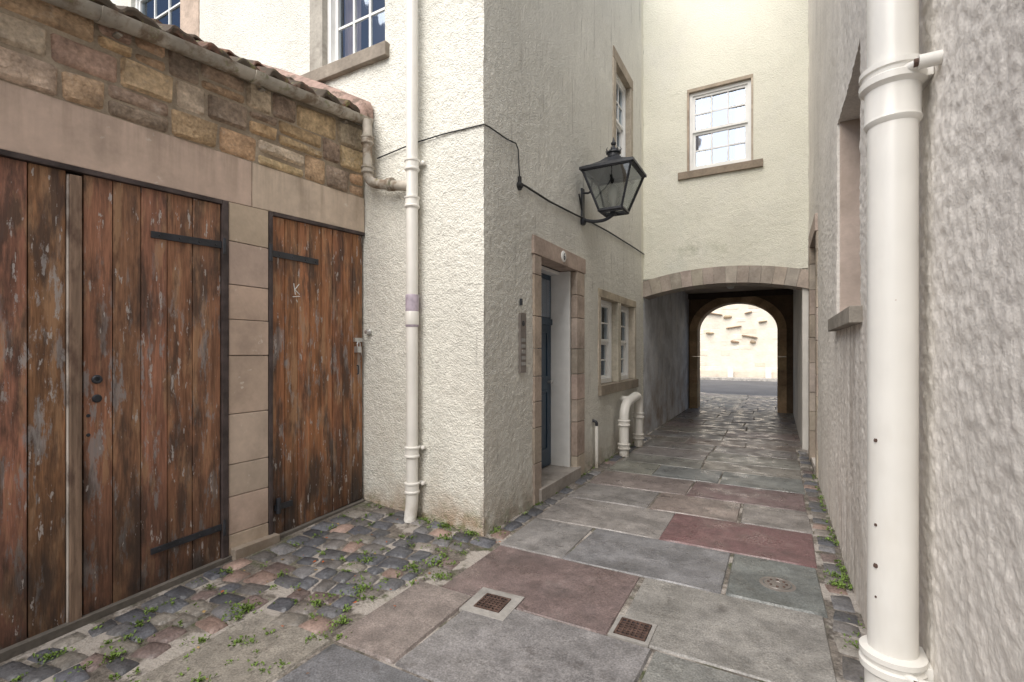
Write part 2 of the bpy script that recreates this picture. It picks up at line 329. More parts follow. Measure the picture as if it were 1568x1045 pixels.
# ------------------------------------------------------------------ terrain
def G(x,y):
    s=min(1,max(0,(-2.0-x)/1.4)); yy=min(max(y,-1),3.4)
    return -1.5*(1-s)+s*(-1.541+.0615*(yy-.885))
XL,XR,YF,YW,XG=-2.1,.42,8.69,3.34,-3.42
YE=13.77
b=B(); S=600
b.add([(-S,-S,-1.75),(S,-S,-1.75),(S,S,-1.75),(-S,S,-1.75)],[(0,1,2,3)],M_ground); b.make('ground',recalc=False)
b=B(); xs=list(np.linspace(-3.7,.6,44)); ys=list(np.linspace(-6,14.3,200)); vs=[(x,y,G(x,y)-.010) for y in ys for x in xs]; W=len(xs)
b.add(vs,[(j*W+i,j*W+i+1,(j+1)*W+i+1,(j+1)*W+i) for j in range(len(ys)-1) for i in range(W-1)],M_bed); b.make('paving_joint_bed',smooth=True,recalc=False)
b=B(); b.box(-14,14,-30,-6,-1.7,-1.51,M_flag,(.2,.19,.18)); b.make('courtyard_paving')
GREY=(.245,.235,.222);BLU=(.185,.187,.193);PNK=(.255,.215,.198);PUR=(.185,.132,.13);BEI=(.285,.265,.23);RED=(.17,.10,.10)
b=B()
def flag(x0,x1,y0,y1,col):
    g=.006; k=U(.9,1.1); c=tuple(v*k*U(.96,1.04) for v in col); j=lambda:U(-.014,.014)
    cor=[(x0+g+j(),y0+g+j()*.3),(x1-g+j(),y0+g+j()*.3),(x1-g+j(),y1-g+j()*.3),(x0+g+j(),y1-g+j()*.3)]
    dz=U(-.003,.003)
    P=[(x,y,G(x,y)-.014+dz+U(-.002,.002)) for x,y in cor]
    b.pillow(P,(0,0,1),.014,.009,9,7,M_flag,c,dome=0,amp=.004,freq=5)
rows=[(-2.2,-1.2,[-2.6,-1.5,-.5,.25],[GREY,BEI,PNK]),(-1.2,-.1,[-2.6,-1.9,-.8,.25],[BEI,GREY,GREY]),(-.1,.9,[-2.6,-1.6,-.6,.25],[GREY,PNK,GREY]),
 (.9,1.76,[-2.62,-2.02,-1.3,-.4,.25],[BEI,BLU,GREY,GREY]),
 (1.76,2.49,[-2.06,-1.62,-.56,.25],[PNK,GREY,GREY]),
 (2.49,3.26,[-1.90,-.785,.25],[PUR,GREY]),
 (3.26,3.97,[-1.93,-1.375,-.29,.25],[GREY,BLU,BLU]),
 (3.97,4.70,[-1.93,-.835,.26],[GREY,RED]),
 (4.70,5.32,[-1.93,-1.1,-.3,.26],[GREY,PNK,GREY]),
 (5.32,5.98,[-1.93,-.85,.26],[PNK,PUR]),
 (5.98,6.62,[-1.93,-1.35,-.6,.26],[GREY,BLU,BLU])]
y=6.62
while y<18.4:
    h=U(.5,.7); xe=.26 if y<8.6 else .36; xs_=-1.93 if y<8.6 else -2.07
    n=random.choice([2,3,3]); w=(xe-xs_)/n; sp=[xs_]+[xs_+w*i+U(-.18,.18) for i in range(1,n)]+[xe]
    if y>14.3: sp=[-9+i*.9+U(-.1,.1) for i in range(18)]
    pal=[GREY,GREY,PNK,BLU,GREY,PNK] if y<14 else [BEI,(.36,.33,.29),(.33,.3,.27)]
    rows.append((y,y+h,sp,[random.choice(pal) for _ in range(len(sp)-1)])); y+=h
for (y0,y1,sp,cs) in rows:
    for i in range(len(sp)-1): flag(sp[i],sp[i+1],y0,y1,cs[i])
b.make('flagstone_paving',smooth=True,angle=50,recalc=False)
YS=y
b=B()
SC=[(.10,.103,.118),(.12,.125,.14),(.16,.157,.162),(.11,.11,.117),(.20,.178,.16),(.28,.20,.17),(.09,.093,.105),(.15,.14,.135),(.17,.13,.12),(.24,.22,.195)]
def sett(cx,cy,w,l,ang,hh=.02):
    ca,sa=math.cos(ang),math.sin(ang); P=[]
    for (a,c) in ((-1,-1),(1,-1),(1,1),(-1,1)):
        x=a*w/2+U(-.016,.016); y=c*l/2+U(-.016,.016); X=cx+x*ca-y*sa; Y=cy+x*sa+y*ca
        P.append((X,Y,G(X,Y)-.018+U(-.003,.003)))
    k=U(.75,1.25); c=tuple(v*k for v in random.choice(SC))
    b.pillow(P,(0,0,1),hh,min(w,l)*.10,4,4,M_sett,c,dome=.006,amp=.005,freq=22)
y=-1.5
while y<3.34:
    l=U(.10,.16); x=-3.40+U(0,.08)
    while x<-1.9:
        w=U(.11,.21); cx=x+w/2; cy=y+l/2+ .10*math.sin(cx*2.2)+(cx+2.8)*.12
        lim=-2.66 if cy<1.74 else (-2.10 if cy<2.5 else -1.95)
        if cx+w*.42<lim and -1.4<cy<3.30 and R()>.06: sett(cx,cy,w-.010,l-.010,U(-.16,.16)+.12)
        x+=w
    y+=l
y=3.36
while y<8.6:
    l=U(.16,.26)
    sett(-2.01,y+l/2,.12,l-.015,U(-.05,.05)); y+=l
y=-1.5
while y<8.6:
    l=U(.14,.24)
    sett(.335,y+l/2,.13,l-.018,U(-.05,.05),.014); y+=l
b.make('cobblestone_setts',smooth=True,angle=180,recalc=False)
b=B()
def weed(x,y,n,s):
    for _ in range(n):
        a=U(0,6.28); r=abs(random.gauss(0,s)); px,py=x+r*math.cos(a),y+r*math.sin(a); z=G(px,py)-.008
        hh=U(.006,.03); w=U(.004,.009); l=U(.010,.022); t=U(0,6.28); dx,dy=math.cos(t),math.sin(t)
        g=U(.7,1.3); col=(.13*g,.20*g,.04*g)
        vs=[(px,py,z+hh*.4),(px+dx*l*.5-dy*w,py+dy*l*.5+dx*w,z+hh),(px+dx*l,py+dy*l,z+hh*U(.6,1.1)),(px+dx*l*.5+dy*w,py+dy*l*.5-dx*w,z+hh*.9)]
        b.add(vs,[(0,1,2,3)],M_leaf,col)
for (x,y,n,s) in ((-2.72,1.72,90,.06),(-2.3,2.2,90,.06),(-2.2,2.6,70,.05),(-2.55,2.5,60,.05),(-2.1,2.75,80,.06),(-1.98,2.6,70,.05),(-2.3,3.1,80,.05),(-2.65,3.28,80,.05),(-2.45,3.3,100,.05),(-2.2,3.3,80,.04),(-2.05,3.45,40,.03),(-3.2,1.0,40,.04),(-2.9,1.15,50,.04),(-3.1,1.35,40,.03),(-2.4,1.95,50,.04),(-2.12,1.9,40,.03)):
    weed(x,y,int(n*1.5),s)
for _ in range(120): weed(U(-3.3,-2.0),U(.8,3.3),random.randint(8,24),.024)
for _ in range(30): weed(-2.06+U(-.02,.02),U(3.4,8.5),random.randint(8,24),.025)
for _ in range(40): weed(.395+U(-.02,.015),U(1.6,7),random.randint(6,18),.02)
for (y,n) in ((3.75,120),(3.9,60),(3.0,30),(4.6,30)): weed(.35,y,n,.04)
b.make('weeds',recalc=False)
b=B()
for _ in range(40):
    x,y=U(-3.2,-1.9),U(1,3.3); a=U(0,6.28); l=U(.01,.022); z=G(x,y)+.012
    b.add([(x,y,z),(x+l*math.cos(a),y+l*math.sin(a),z+.003),(x+l*1.3*math.cos(a+.6),y+l*1.3*math.sin(a+.6),z+.006),(x+l*math.cos(a+1.2),y+l*math.sin(a+1.2),z+.002)],[(0,1,2,3)],M_leaf,random.choice([(.45,.12,.04),(.35,.24,.1),(.2,.1,.05)]))
b.make('fallen_leaves',recalc=False)
def drain(name,x,y,sx,sy,rot,surround):
    b=B(); z=-1.5; ca,sa=math.cos(rot),math.sin(rot)
    def T(u,v,h): return (x+u*ca-v*sa,y+u*sa+v*ca,z+h)
    def bx(u0,u1,v0,v1,h0,h1,m,col=(.33,.315,.295)): b.hexa([T(u0,v0,h0),T(u1,v0,h0),T(u1,v1,h0),T(u0,v1,h0),T(u0,v0,h1),T(u1,v0,h1),T(u1,v1,h1),T(u0,v1,h1)],m,col)
    q=surround
    bx(-sx-q,sx+q,-sy-q,-sy,-.02,.006,M_stone);bx(-sx-q,sx+q,sy,sy+q,-.02,.006,M_stone);bx(-sx-q,-sx,-sy,sy,-.02,.006,M_stone);bx(sx,sx+q,-sy,sy,-.02,.006,M_stone)
    bx(-sx+.001,sx-.001,-sy+.001,sy-.001,-.02,.0035,M_iron)
    f=.014
    bx(-sx+.002,sx-.002,-sy+.002,-sy+f,0,.011,M_rust);bx(-sx+.002,sx-.002,sy-f,sy-.002,0,.011,M_rust);bx(-sx+.002,-sx+f,-sy+f,sy-f,0,.011,M_rust);bx(sx-f,sx-.002,-sy+f,sy-f,0,.011,M_rust)
    n=6
    for i in range(1,n):
        u=-sx+f+(2*sx-2*f)*i/n; bx(u-.005,u+.005,-sy+f,sy-f,0,.010,M_rust)
    for i in range(1,n):
        u=-sy+f+(2*sy-2*f)*i/n; bx(-sx+f,sx-f,u-.005,u+.005,0,.0092,M_rust)
    b.make(name,bevel=.0015)
drain('drain_cover',-1.49,2.47,.085,.085,.05,.06)
drain('drain_cover',-.684,2.60,.085,.085,.0,.022)
b=B(); b.lathe((.0,3.56,-1.5),[(.105,-.01),(.105,.004),(.085,.006),(.083,.003),(.078,.003),(.076,.008),(.03,.009),(.028,.006),(.001,.006)],M_panel,32)
for i in range(8):
    a=i*math.pi/4; b.lathe((.052*math.cos(a),3.56+.052*math.sin(a),-1.492),[(.008,0),(.008,.004),(.004,.005)],M_rust,8)
b.make('manhole_cover',smooth=True,angle=30)
# ------------------------------------------------------------------ LEFT HOUSE
H=empty('harled_townhouse')
TOP=6.7
W1=(6.30,7.10,-.44,.75);W2=(7.26,8.05,-.44,.75);W3=(7.0,7.8,2.9,4.30)
wall('corridor_wall','x',XL,[(YW,4.6,.014),(4.6,6.5,.022),(6.5,YF,.035)],[(-1.62,-.8,.018),(-.8,1.4,.016),(1.4,2.6,.025),(2.6,TOP,.05)],[(4.34,5.46,-1.44,1.04),(6.25,8.1,-.5,.8),(6.95,7.85,2.85,4.36)],M_harlL,H,-1,.16,amp=.005)
FW=(-4.0,-3.17,2.84,4.5);FW2=(-7.9,-6.62,3.3,5.0)
wall('gable_wall','y',YW,[(-12,-6.2,.12),(-6.2,-3.6,.05),(-3.6,XL,.014)],[(-1.62,2.2,.016),(2.2,3.4,.025),(3.4,TOP,.05)],[(FW[0]-.03,FW[1],FW[2]-.03,FW[3]),(FW2[0],FW2[1]+.03,FW2[2]-.03,FW2[3])],M_harlL,H,1,.14,amp=.005)
b=B(); b.box(-11.9,-3.2,4.2,14.2,-1.6,TOP-.05,M_slate); b.box(-3.3,-2.75,4.6,8.6,4.7,TOP-.05,M_slate); b.box(-12,XL+.03,YW-.02,14.3,TOP,TOP+.15,M_slate); b.make('core',H)
b=B(); ST=(.43,.36,.295)
def jit(c,k=.12): 
    q=U(1-k,1+k); return tuple(v*q*U(.97,1.03) for v in c)
def jamb(y0,y1,z0,z1,x0,x1,hmin=.25,hmax=.42,col=ST,bld=None):
    z=z0; bb=bld or b
    while z<z1-.001:
        h=U(hmin,hmax); 
        if z1-z-h<.12: h=z1-z
        bb.box(x0,x1,y0,y1,z+.003,z+h-.003,M_stone,jit(col)); z+=h
jamb(4.24,4.40,-1.5,.965,-2.28,XL+.022); jamb(5.38,5.64,-1.5,.965,-2.155,XL+.022)
b.box(-2.28,XL+.026,4.22,5.67,.968,1.15,M_stone,jit(ST,.03))
b.box(-2.42,XL+.05,4.34,5.44,-1.56,-1.36,M_stone,(.34,.31,.28))
WS=(.53,.47,.38)
b.box(-2.25,XL+.05,6.2,8.16,-.58,-.443,M_stone,(.28,.24,.19))
b.box(-2.27,XL+.012,7.103,7.257,-.44,.75,M_stone,jit(WS))
b.box(-2.2,XL+.012,6.20,6.298,-.44,.75,M_stone,jit(WS)); b.box(-2.2,XL+.012,8.052,8.15,-.44,.75,M_stone,jit(WS)); b.box(-2.25,XL+.014,6.20,8.15,.752,.86,M_stone,(.45,.39,.3))
b.box(-2.25,XL+.05,6.88,7.92,2.77,2.898,M_stone,(.28,.24,.19))
b.box(-2.25,XL+.015,6.86,6.998,2.9,4.3,M_stone,(.42,.37,.30)); b.box(-2.25,XL+.015,7.802,7.94,2.9,4.3,M_stone,(.42,.37,.30)); b.box(-2.25,XL+.018,6.86,7.94,4.302,4.47,M_stone,(.34,.29,.23))
b.box(-4.34,-3.12,YW-.055,YW+.12,2.71,2.838,M_stone,(.29,.25,.205))
b.box(-4.19,-4.002,YW-.015,YW+.12,2.84,4.5,M_stone,(.42,.39,.34))
b.box(-8.0,-6.2,YW-.055,YW+.12,3.17,3.298,M_stone,(.3,.25,.2))
b.box(-6.618,-6.2,YW-.015,YW+.12,3.3,5.0,M_stone,(.52,.41,.33))
b.make('stone_dressings',H,bevel=.006)
b=B(); b.lathe((XL+.026,4.95,1.06),[(.062,0),(.062,.008),(.055,.012),(.001,.012)],M_white,28,axis=(1,0,0))
ring=[(XL+.041,4.95+.018*math.cos(a),1.045+.018*math.sin(a)) for a in [i*2*math.pi/14 for i in range(15)]]
b.tube(ring,.0045,M_iron,8); b.tube([(XL+.041,4.932,1.045),(XL+.041,4.934,1.07),(XL+.041,4.948,1.09),(XL+.041,4.964,1.092)],.0045,M_iron,8)
b.make('house_number_plate',H,smooth=True)
b=B()
b.box(-2.42,-2.16,5.345,5.379,-1.36,.963,M_white); b.box(-2.42,-2.285,4.401,4.435,-1.36,.963,M_white); b.box(-2.42,-2.29,4.436,5.344,.925,.963,M_white)
b.make('door_lining',H,bevel=.003)
b=B(); X0=-2.40
b.box(X0-.04,X0,4.436,5.343,-1.345,.924,M_blue)
for (y0,y1,z0,z1) in ((4.55,4.84,-1.15,-.45),(4.94,5.23,-1.15,-.45),(4.55,4.84,-.3,.25),(4.94,5.23,-.3,.25)):
    for (p,q,r,s_) in ((y0,y1,z0,z0+.02),(y0,y1,z1-.02,z1),(y0,y0+.02,z0+.02,z1-.02),(y1-.02,y1,z0+.02,z1-.02)): b.box(X0,X0+.012,p,q,r,s_,M_blue)
    b.box(X0,X0+.006,y0+.05,y1-.05,z0+.05,z1-.05,M_blue)
b.box(X0,X0+.02,4.436,5.343,.33,.40,M_blue); b.box(X0,X0+.008,4.50,5.28,.42,.86,M_curt)
b.box(X0+.012,X0+.014,4.50,5.28,.42,.86,M_glass)
b.lathe((X0,5.25,-.35),[(.012,0),(.012,.03),(.026,.04),(.028,.055),(.015,.065)],M_metal,16,axis=(1,0,0))
b.make('front_door',H,bevel=.003)
sash(H,'sash_window',(XL-.14,W1[0],W1[2]),(0,1,0),(1,0,0),.80,W1[3]-W1[2],2,2,True)
sash(H,'sash_window',(XL-.14,W2[0],W2[2]),(0,1,0),(1,0,0),.79,W2[3]-W2[2],2,2,True)
sash(H,'sash_window',(XL-.12,W3[0],W3[2]),(0,1,0),(1,0,0),.80,W3[3]-W3[2],3,2)
sash(H,'sash_window',(FW[0],YW+.10,FW[2]),(1,0,0),(0,-1,0),FW[1]-FW[0],FW[3]-FW[2],3,2,True)
sash(H,'sash_window',(FW2[0],YW+.10,FW2[2]),(1,0,0),(0,-1,0),FW2[1]-FW2[0],FW2[3]-FW2[2],3,2)
# ------------------------------------------------------------------ ARCHWAY BUILDING
A=empty('archway_building')
AW=(-1.32,-.372,3.09,4.43)
wall('wall_over_arch','y',YF,[(XL,XR,.025)],[(1.3,2.6,.025),(2.6,4.6,.035),(4.6,TOP,.06)],[(AW[0]-.015,AW[1]+.012,AW[2]-.03,AW[3]+.02)],M_harlL,A,1,.12)
cx=(XL+XR)/2; hw=(XR-XL)/2; rise=.17; Rr=(hw*hw+rise*rise)/(2*rise); zc=.98+rise-Rr
def arcz(x,off=0): return zc+math.sqrt(max((Rr+off)**2-(x-cx)**2,0))
b=B(); n=60; vs=[];fs=[]
for i in range(n+1):
    x=XL+(XR-XL)*i/n
    for z in (arcz(x,.1),1.5): vs.append((x,YF+.025,z))
for i in range(n): fs.append((2*i,2*i+2,2*i+3,2*i+1))
b.add(vs,fs,M_harlL); b.make('spandrel_harling',A,recalc=False)
b=B(); nv=15; a0=math.asin(hw/Rr)
for i in range(nv):
    t0=-a0+2*a0*i/nv+.0004; t1=-a0+2*a0*(i+1)/nv-.0004; c=jit((.40,.35,.30),.12)
    sub=3
    for s_ in range(sub):
        ta=t0+(t1-t0)*s_/sub; tb=t0+(t1-t0)*(s_+1)/sub
        q=[]
        for rr in (Rr,Rr+.275):
            for (t,yy) in ((ta,YF-.022),(tb,YF-.022),(tb,YF+.42),(ta,YF+.42)): q.append((cx+rr*math.sin(t),yy,zc+rr*math.cos(t)))
        b.hexa(q,M_stone,c)
b.make('entry_arch_ring',A)
b=B(); CE=1.57
def quad(p,mat,col=(.5,.5,.5)): b.add(p,[(0,1,2,3)],mat,col)
quad([(XL-.001,YF,-1.6),(XL-.001,YE,-1.6),(XL-.001,YE,CE),(XL-.001,YF,CE)],M_plaster)
quad([(.34,YF+.03,-1.6),(.34,YE,-1.6),(.34,YE,CE),(.34,YF+.03,CE)],M_plasterW)
quad([(.34,YF+.03,-1.6),(.6,YF+.03,-1.6),(.6,YF+.03,CE),(.34,YF+.03,CE)],M_plasterW)
quad([(XL-.3,YF+.42,CE),(.8,YF+.42,CE),(.8,YE,CE),(XL-.3,YE,CE)],M_ceil)
b.make('passage_lining',A,recalc=False)
b=B()
b.box(XL-.6,XR+.4,YF+.45,YE+.5,CE+.01,TOP-.05,M_slate); b.box(XL,XR+.5,YF-.02,YE+.56,TOP,TOP+.15,M_slate)
b.make('core',A)
b=B(); ax0,ax1=-1.88,.0; ac=(ax0+ax1)/2; ar=(ax1-ax0)/2; zs_=.58; rz=.72; BR=(.46,.32,.19)
def ell(t,k=0): return (ac+(ar+k)*math.cos(t),zs_+(rz+k)*math.sin(t))
n=26
for i in range(n):
    t0,t1=math.pi*i/n,math.pi*(i+1)/n
    p=[ell(t0),ell(t1),ell(t1,.2),ell(t0,.2)]; c=jit(BR,.15) if i%2==0 else c
    b.hexa([(x,YE-.02,z) for x,z in p]+[(x,YE+.5,z) for x,z in p],M_brown,c)
    q0,q1=ell(t0,.2),ell(t1,.2)
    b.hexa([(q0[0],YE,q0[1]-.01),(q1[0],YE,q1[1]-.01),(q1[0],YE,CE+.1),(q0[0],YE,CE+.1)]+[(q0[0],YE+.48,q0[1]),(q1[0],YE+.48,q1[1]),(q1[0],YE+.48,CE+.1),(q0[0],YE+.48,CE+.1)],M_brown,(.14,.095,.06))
z=-1.6
while z<zs_:
    h=min(U(.3,.42),zs_-z+.001)
    for (x0,x1) in ((ax0-.2,ax0),(ax1,ax1+.2)): b.box(x0,x1,YE-.02,YE+.5,z+.003,z+h-.003,M_brown,jit(BR,.15))
    z+=h
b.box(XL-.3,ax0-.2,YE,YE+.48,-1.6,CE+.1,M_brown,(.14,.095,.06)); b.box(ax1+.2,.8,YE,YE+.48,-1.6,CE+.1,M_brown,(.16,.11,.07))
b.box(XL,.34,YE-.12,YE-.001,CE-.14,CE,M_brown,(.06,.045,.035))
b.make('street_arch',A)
b=B(); b.lathe((-.95,12.2,CE),[(.09,0),(.09,-.03),(.07,-.08),(.03,-.1)],M_lens,20); b.make('ceiling_lamp',A,smooth=True)
sash(A,'sash_window',(AW[0],YF+.09,AW[2]),(1,0,0),(0,-1,0),AW[1]-AW[0],AW[3]-AW[2],3,2,True)
b=B(); b.box(-1.5,-.2,YF-.05,YF+.1,2.965,3.088,M_stone,(.27,.22,.17))
b.box(AW[0]-.035,AW[0]-.001,YF-.016,YF+.1,3.09,4.43,M_stone,(.42,.34,.27)); b.box(AW[0]-.035,AW[1]+.03,YF-.016,YF+.1,4.432,4.49,M_stone,(.38,.32,.25)); b.box(AW[1]+.001,AW[1]+.03,YF-.016,YF+.1,3.09,4.43,M_stone,(.5,.43,.35))
b.make('stone_dressings',A,bevel=.005)
# ------------------------------------------------------------------ RIGHT HOUSE
Q=empty('harled_townhouse')
RT=6.7
RW=(3.42,4.6,.27,1.82); RD=(6.98,7.85,-1.45,1.45)
wall('lane_wall','x',XR,[(-10,.9,.12),(.9,2.6,.0075),(2.6,4.7,.013),(4.7,YF,.03)],[(-1.62,-1.0,.02),(-1.0,1.4,.008),(1.4,2.6,.02),(2.6,RT,.06)],[(RW[0],RW[1]+.02,RW[2]-.03,RW[3]),(RD[0]-.03,RD[1]+.05,RD[2],RD[3]+.04)],M_harlR,Q,1,.28,amp=.0040,freq=42,tang=.25,oct2=.35)
b=B(); b.box(XR+.9,8,-10,14.2,-1.6,RT-.1,M_slate); b.box(XR-.02,8,-10,14.3,RT,RT+.15,M_slate); b.box(XR,8,-10.2,-10,-1.6,RT,M_harlR); b.box(XR,8,YF+.02,YF+.3,1.6,RT,M_harlR); b.make('core',Q)
b=B()
b.box(XR-.06,XR+.3,RW[0]-.06,RW[1]+.08,.17,.268,M_stone,(.30,.27,.23))
b.box(XR+.285,XR+.32,RW[0],RW[1],.27,1.82,M_room)
b.box(XR+.012,XR+.284,RW[1]-.012,RW[1]-.002,.27,1.82,M_smooth,(.56,.455,.39))
jamb(RD[1],RD[1]+.22,-1.5,1.45,XR-.03,XR+.28); jamb(RD[0]-.2,RD[0],-1.5,1.45,XR-.012,XR+.28); b.box(XR-.03,XR+.28,RD[0]-.2,RD[1]+.22,1.452,1.66,M_stone,jit(ST))
b.box(XR+.2,XR+.24,RD[0],RD[1],-1.45,1.45,M_blue); b.box(XR-.02,XR+.3,RD[0],RD[1],-1.56,-1.452,M_stone,(.28,.25,.22))
b.make('stone_dressings',Q,bevel=.006)
# ------------------------------------------------------------------ GARAGE
GA=empty('stone_garage')
zb=lambda y:1.023+.045*(y-.885)
zl=lambda y:1.372+.034*(y-.885)
zw=lambda y:1.93+.075*(y-1.39)
YN=-2.2
b=B()
def prism(y0,y1,x0,x1,f0,f1,mat,col=(.5,.5,.5),bb=None):
    (bb or b).hexa([(x0,y0,f0(y0)),(x1,y0,f0(y0)),(x1,y1,f0(y1)),(x0,y1,f0(y1)),(x0,y0,f1(y0)),(x1,y0,f1(y0)),(x1,y1,f1(y1)),(x0,y1,f1(y1))],mat,col)
prism(YN,YW-.012,-3.8,XG-.012,zl,lambda y:zw(y)+.06,M_mortar)
prism(YN,YW-.012,-3.8,XG-.10,lambda y:-1.65,zl,M_mortar)
b.box(-7,-3.81,YN,YN+.3,-1.6,3.0,M_mortar)
b.make('backing_wall',GA)
b=B()
RC=[(.50,.35,.22),(.56,.41,.26),(.44,.30,.20),(.60,.44,.27),(.48,.37,.29),(.38,.27,.20),(.56,.38,.23),(.33,.25,.19),(.60,.49,.37),(.46,.32,.25)]
fr=[0,.34,.66,1.0]
def lev(y,k): return zl(y)+(zw(y)+.03-zl(y))*k
for r in range(3):
    y=YN
    while y<YW-.02:
        w=U(.18,.44); y2=min(y+w,YW-.014)
        if YW-y2<.12: y2=YW-.014
        g=.008; j=lambda:U(-.024,.012)
        parts=[(fr[r],fr[r+1])] if R()>.3 else [(fr[r],(fr[r]+fr[r+1])/2+U(-.04,.04))]
        if len(parts)==1 and parts[0][1]<fr[r+1]-.01: parts.append((parts[0][1],fr[r+1]))
        for (k0,k1) in parts:
            a=[(XG-.012,y+g+abs(j())*.4,lev(y,k0)+g+max(0,j())),(XG-.012,y2-g-abs(j())*.4,lev(y2,k0)+g+max(0,j())),(XG-.012,y2-g,lev(y2,k1)-g+j()*.8),(XG-.012,y+g,lev(y,k1)-g+j()*.8)]
            b.pillow(a,(1,0,0),U(.012,.032),.014,8,5,M_rubble,jit(random.choice(RC),.15),amp=.010,freq=16)
        y=y2
b.make('rubble_stonework',GA,smooth=True,angle=60,recalc=False)
b=B(); LC=(.60,.475,.385)
for (y0,y1) in ((YN,.45),(.456,2.21),(2.216,YW-.013)): prism(y0,y1,-3.6,XG,zb,lambda y:zl(y)-.003,M_smooth,jit(LC,.05))
hz=[-1.50,-1.30,-1.03,-.80,-.44,-.02,.24,.49,.80,1.075]
for i in range(len(hz)-1):
    top=(lambda y,i=i:hz[i+1]-.005) if i<len(hz)-2 else (lambda y:zb(y)-.003)
    prism(2.040,2.344,-3.6,XG+U(-.002,.002),lambda y,i=i:hz[i],top,M_smooth,jit((.57,.455,.36),.08))
b.box(-3.5,XG+.06,2.05,2.40,-1.55,-1.40,M_smooth,(.34,.29,.24))
b.make('lintel_and_pier',GA,bevel=.004)
def gdoor(edges,wc=(.275,.133,.075)):
    b=B()
    for i in range(len(edges)-1):
        y0,y1=edges[i]+.0025,edges[i+1]-.0025; k=U(.72,1.22); c=(wc[0]*k,wc[1]*k*U(.92,1.08),wc[2]*k*U(.9,1.1)); xo=U(-.003,.003)
        prism(y0,y1,-3.48,-3.436+xo,lambda y:G(XG,y)+.015+0*y,lambda y:zb(y)-.032,M_wood,c,b)
    prism(edges[0],edges[-1],-3.50,-3.483,lambda y:G(XG,y)+.02,lambda y:zb(y)-.05,M_dark,(0,0,0),b)
    return b
e1=[-1.3+.1455*i for i in range(15)]; e1=[x for x in e1 if x<.80]+[.852,.993,1.15]
b=gdoor(e1); b.make('garage_door_leaf',GA,bevel=.004)
b=gdoor([1.222,1.361,1.505,1.65,1.804,1.99])
b.lathe((-3.437,1.285,-.155),[(.026,0),(.026,.006),(.02,.012),(.012,.012),(.011,.002),(.001,.002)],M_iron,18,axis=(1,0,0))
b.lathe((-3.437,1.285,-.265),[(.024,0),(.024,.006),(.018,.01),(.001,.01)],M_iron,18,axis=(1,0,0))
b.lathe((-3.437,1.245,-.36),[(.010,0),(.010,.006),(.001,.006)],M_iron,12,axis=(1,0,0)); b.lathe((-3.437,1.245,-.47),[(.010,0),(.010,.006),(.001,.006)],M_iron,12,axis=(1,0,0))
for (z,h) in ((.735,.05),(-1.25,.045)):
    b.hexa([(-3.434,1.555,z-h/2+.008),(-3.422,1.555,z-h/2+.008),(-3.422,2.005,z-h/2+.022),(-3.434,2.005,z-h/2+.022),(-3.434,1.555,z+h/2),(-3.422,1.555,z+h/2),(-3.422,2.005,z+h/2+.022),(-3.434,2.005,z+h/2+.022)],M_iron)
    b.tube([(-3.418,2.005,z-.04),(-3.418,2.005,z+.07)],.013,M_iron,12)
    for y in (1.60,1.72,1.84,1.95): b.lathe((-3.422,y,z+.012*(y-1.5)/.5+.004),[(.007,0),(.006,.004),(.002,.006)],M_iron,8,axis=(1,0,0))
b.make('garage_door_leaf',GA,bevel=.003)
b=B(); prism(1.158,1.212,-3.48,-3.418,lambda y:G(XG,y)+.015,lambda y:zb(y)-.05,M_woodpale,(.26,.18,.13)); prism(1.150,1.158,-3.46,-3.425,lambda y:G(XG,y)+.015,lambda y:zb(y)-.05,M_woodpale,(.5,.45,.4))
b.make('door_cover_strip',GA,bevel=.006)
n2=8; b=gdoor([2.38+(3.315-2.38)*i/n2 for i in range(n2+1)],(.30,.135,.065))
z=.765
b.box(-3.436,-3.424,2.355,2.81,z-.02,z+.028,M_iron); b.tube([(-3.42,2.362,z-.06),(-3.42,2.362,z+.07)],.015,M_iron,12); b.box(-3.436,-3.424,2.40,2.56,-1.235,-1.19,M_iron); b.tube([(-3.42,2.43,-1.26),(-3.42,2.43,-1.14)],.018,M_iron,12)
for y in (2.44,2.56,2.68,2.78): b.lathe((-3.424,y,z),[(.007,0),(.006,.004),(.002,.006)],M_iron,8,axis=(1,0,0))
for (p,q) in (((2.575,.56),(2.59,.47)),((2.585,.51),(2.625,.56)),((2.585,.51),(2.63,.475)),((2.565,.45),(2.635,.462)),((2.6,.43),(2.61,.41))):
    b.tube([(-3.4335,p[0],p[1]),(-3.4335,q[0],q[1])],.0035,M_white,6)
b.make('side_door',GA,bevel=.003)
b=B()
for (y0,y1) in ((1.992,2.034),(2.350,2.378)): prism(y0,y1,-3.5,XG+.008,lambda y:G(XG,y)-.02,lambda y:zb(y)-.002,M_dark)
for (y0,y1) in ((YN,1.99),(2.379,3.325)): prism(y0,y1,-3.5,XG+.006,lambda y:zb(y)-.030,lambda y:zb(y)-.001,M_dark)
prism(YN,3.32,-3.5,XG+.02,lambda y:G(XG,y)-.06,lambda y:G(XG,y)+.006,M_stone,(.14,.125,.11))
b.make('door_frame',GA,bevel=.003)
b=B(); x=-3.41
b.box(-3.43,x+.002,3.20,3.30,.10,.135,M_metal); b.box(-3.436,x+.018,3.215,3.262,.0,.055,M_metal); b.tube([(x+.008,3.222,.05),(x+.008,3.222,.085),(x+.008,3.238,.105),(x+.008,3.255,.085),(x+.008,3.255,.05)],.005,M_metal,8,bend=.01)
b.lathe((-3.36,3.322,.19),[(.03,0),(.03,-.008),(.02,-.02),(.018,-.04),(.001,-.042)],M_metal,18,axis=(0,1,0))
b.tube([(-3.425,3.24,-.12),(-3.41,3.24,-.12),(-3.41,3.24,-.2),(-3.425,3.24,-.2)],.006,M_iron,8)
b.make('padlock_and_hasp',GA,smooth=True)
zg=lambda y:1.90+.118*(y-1.39)
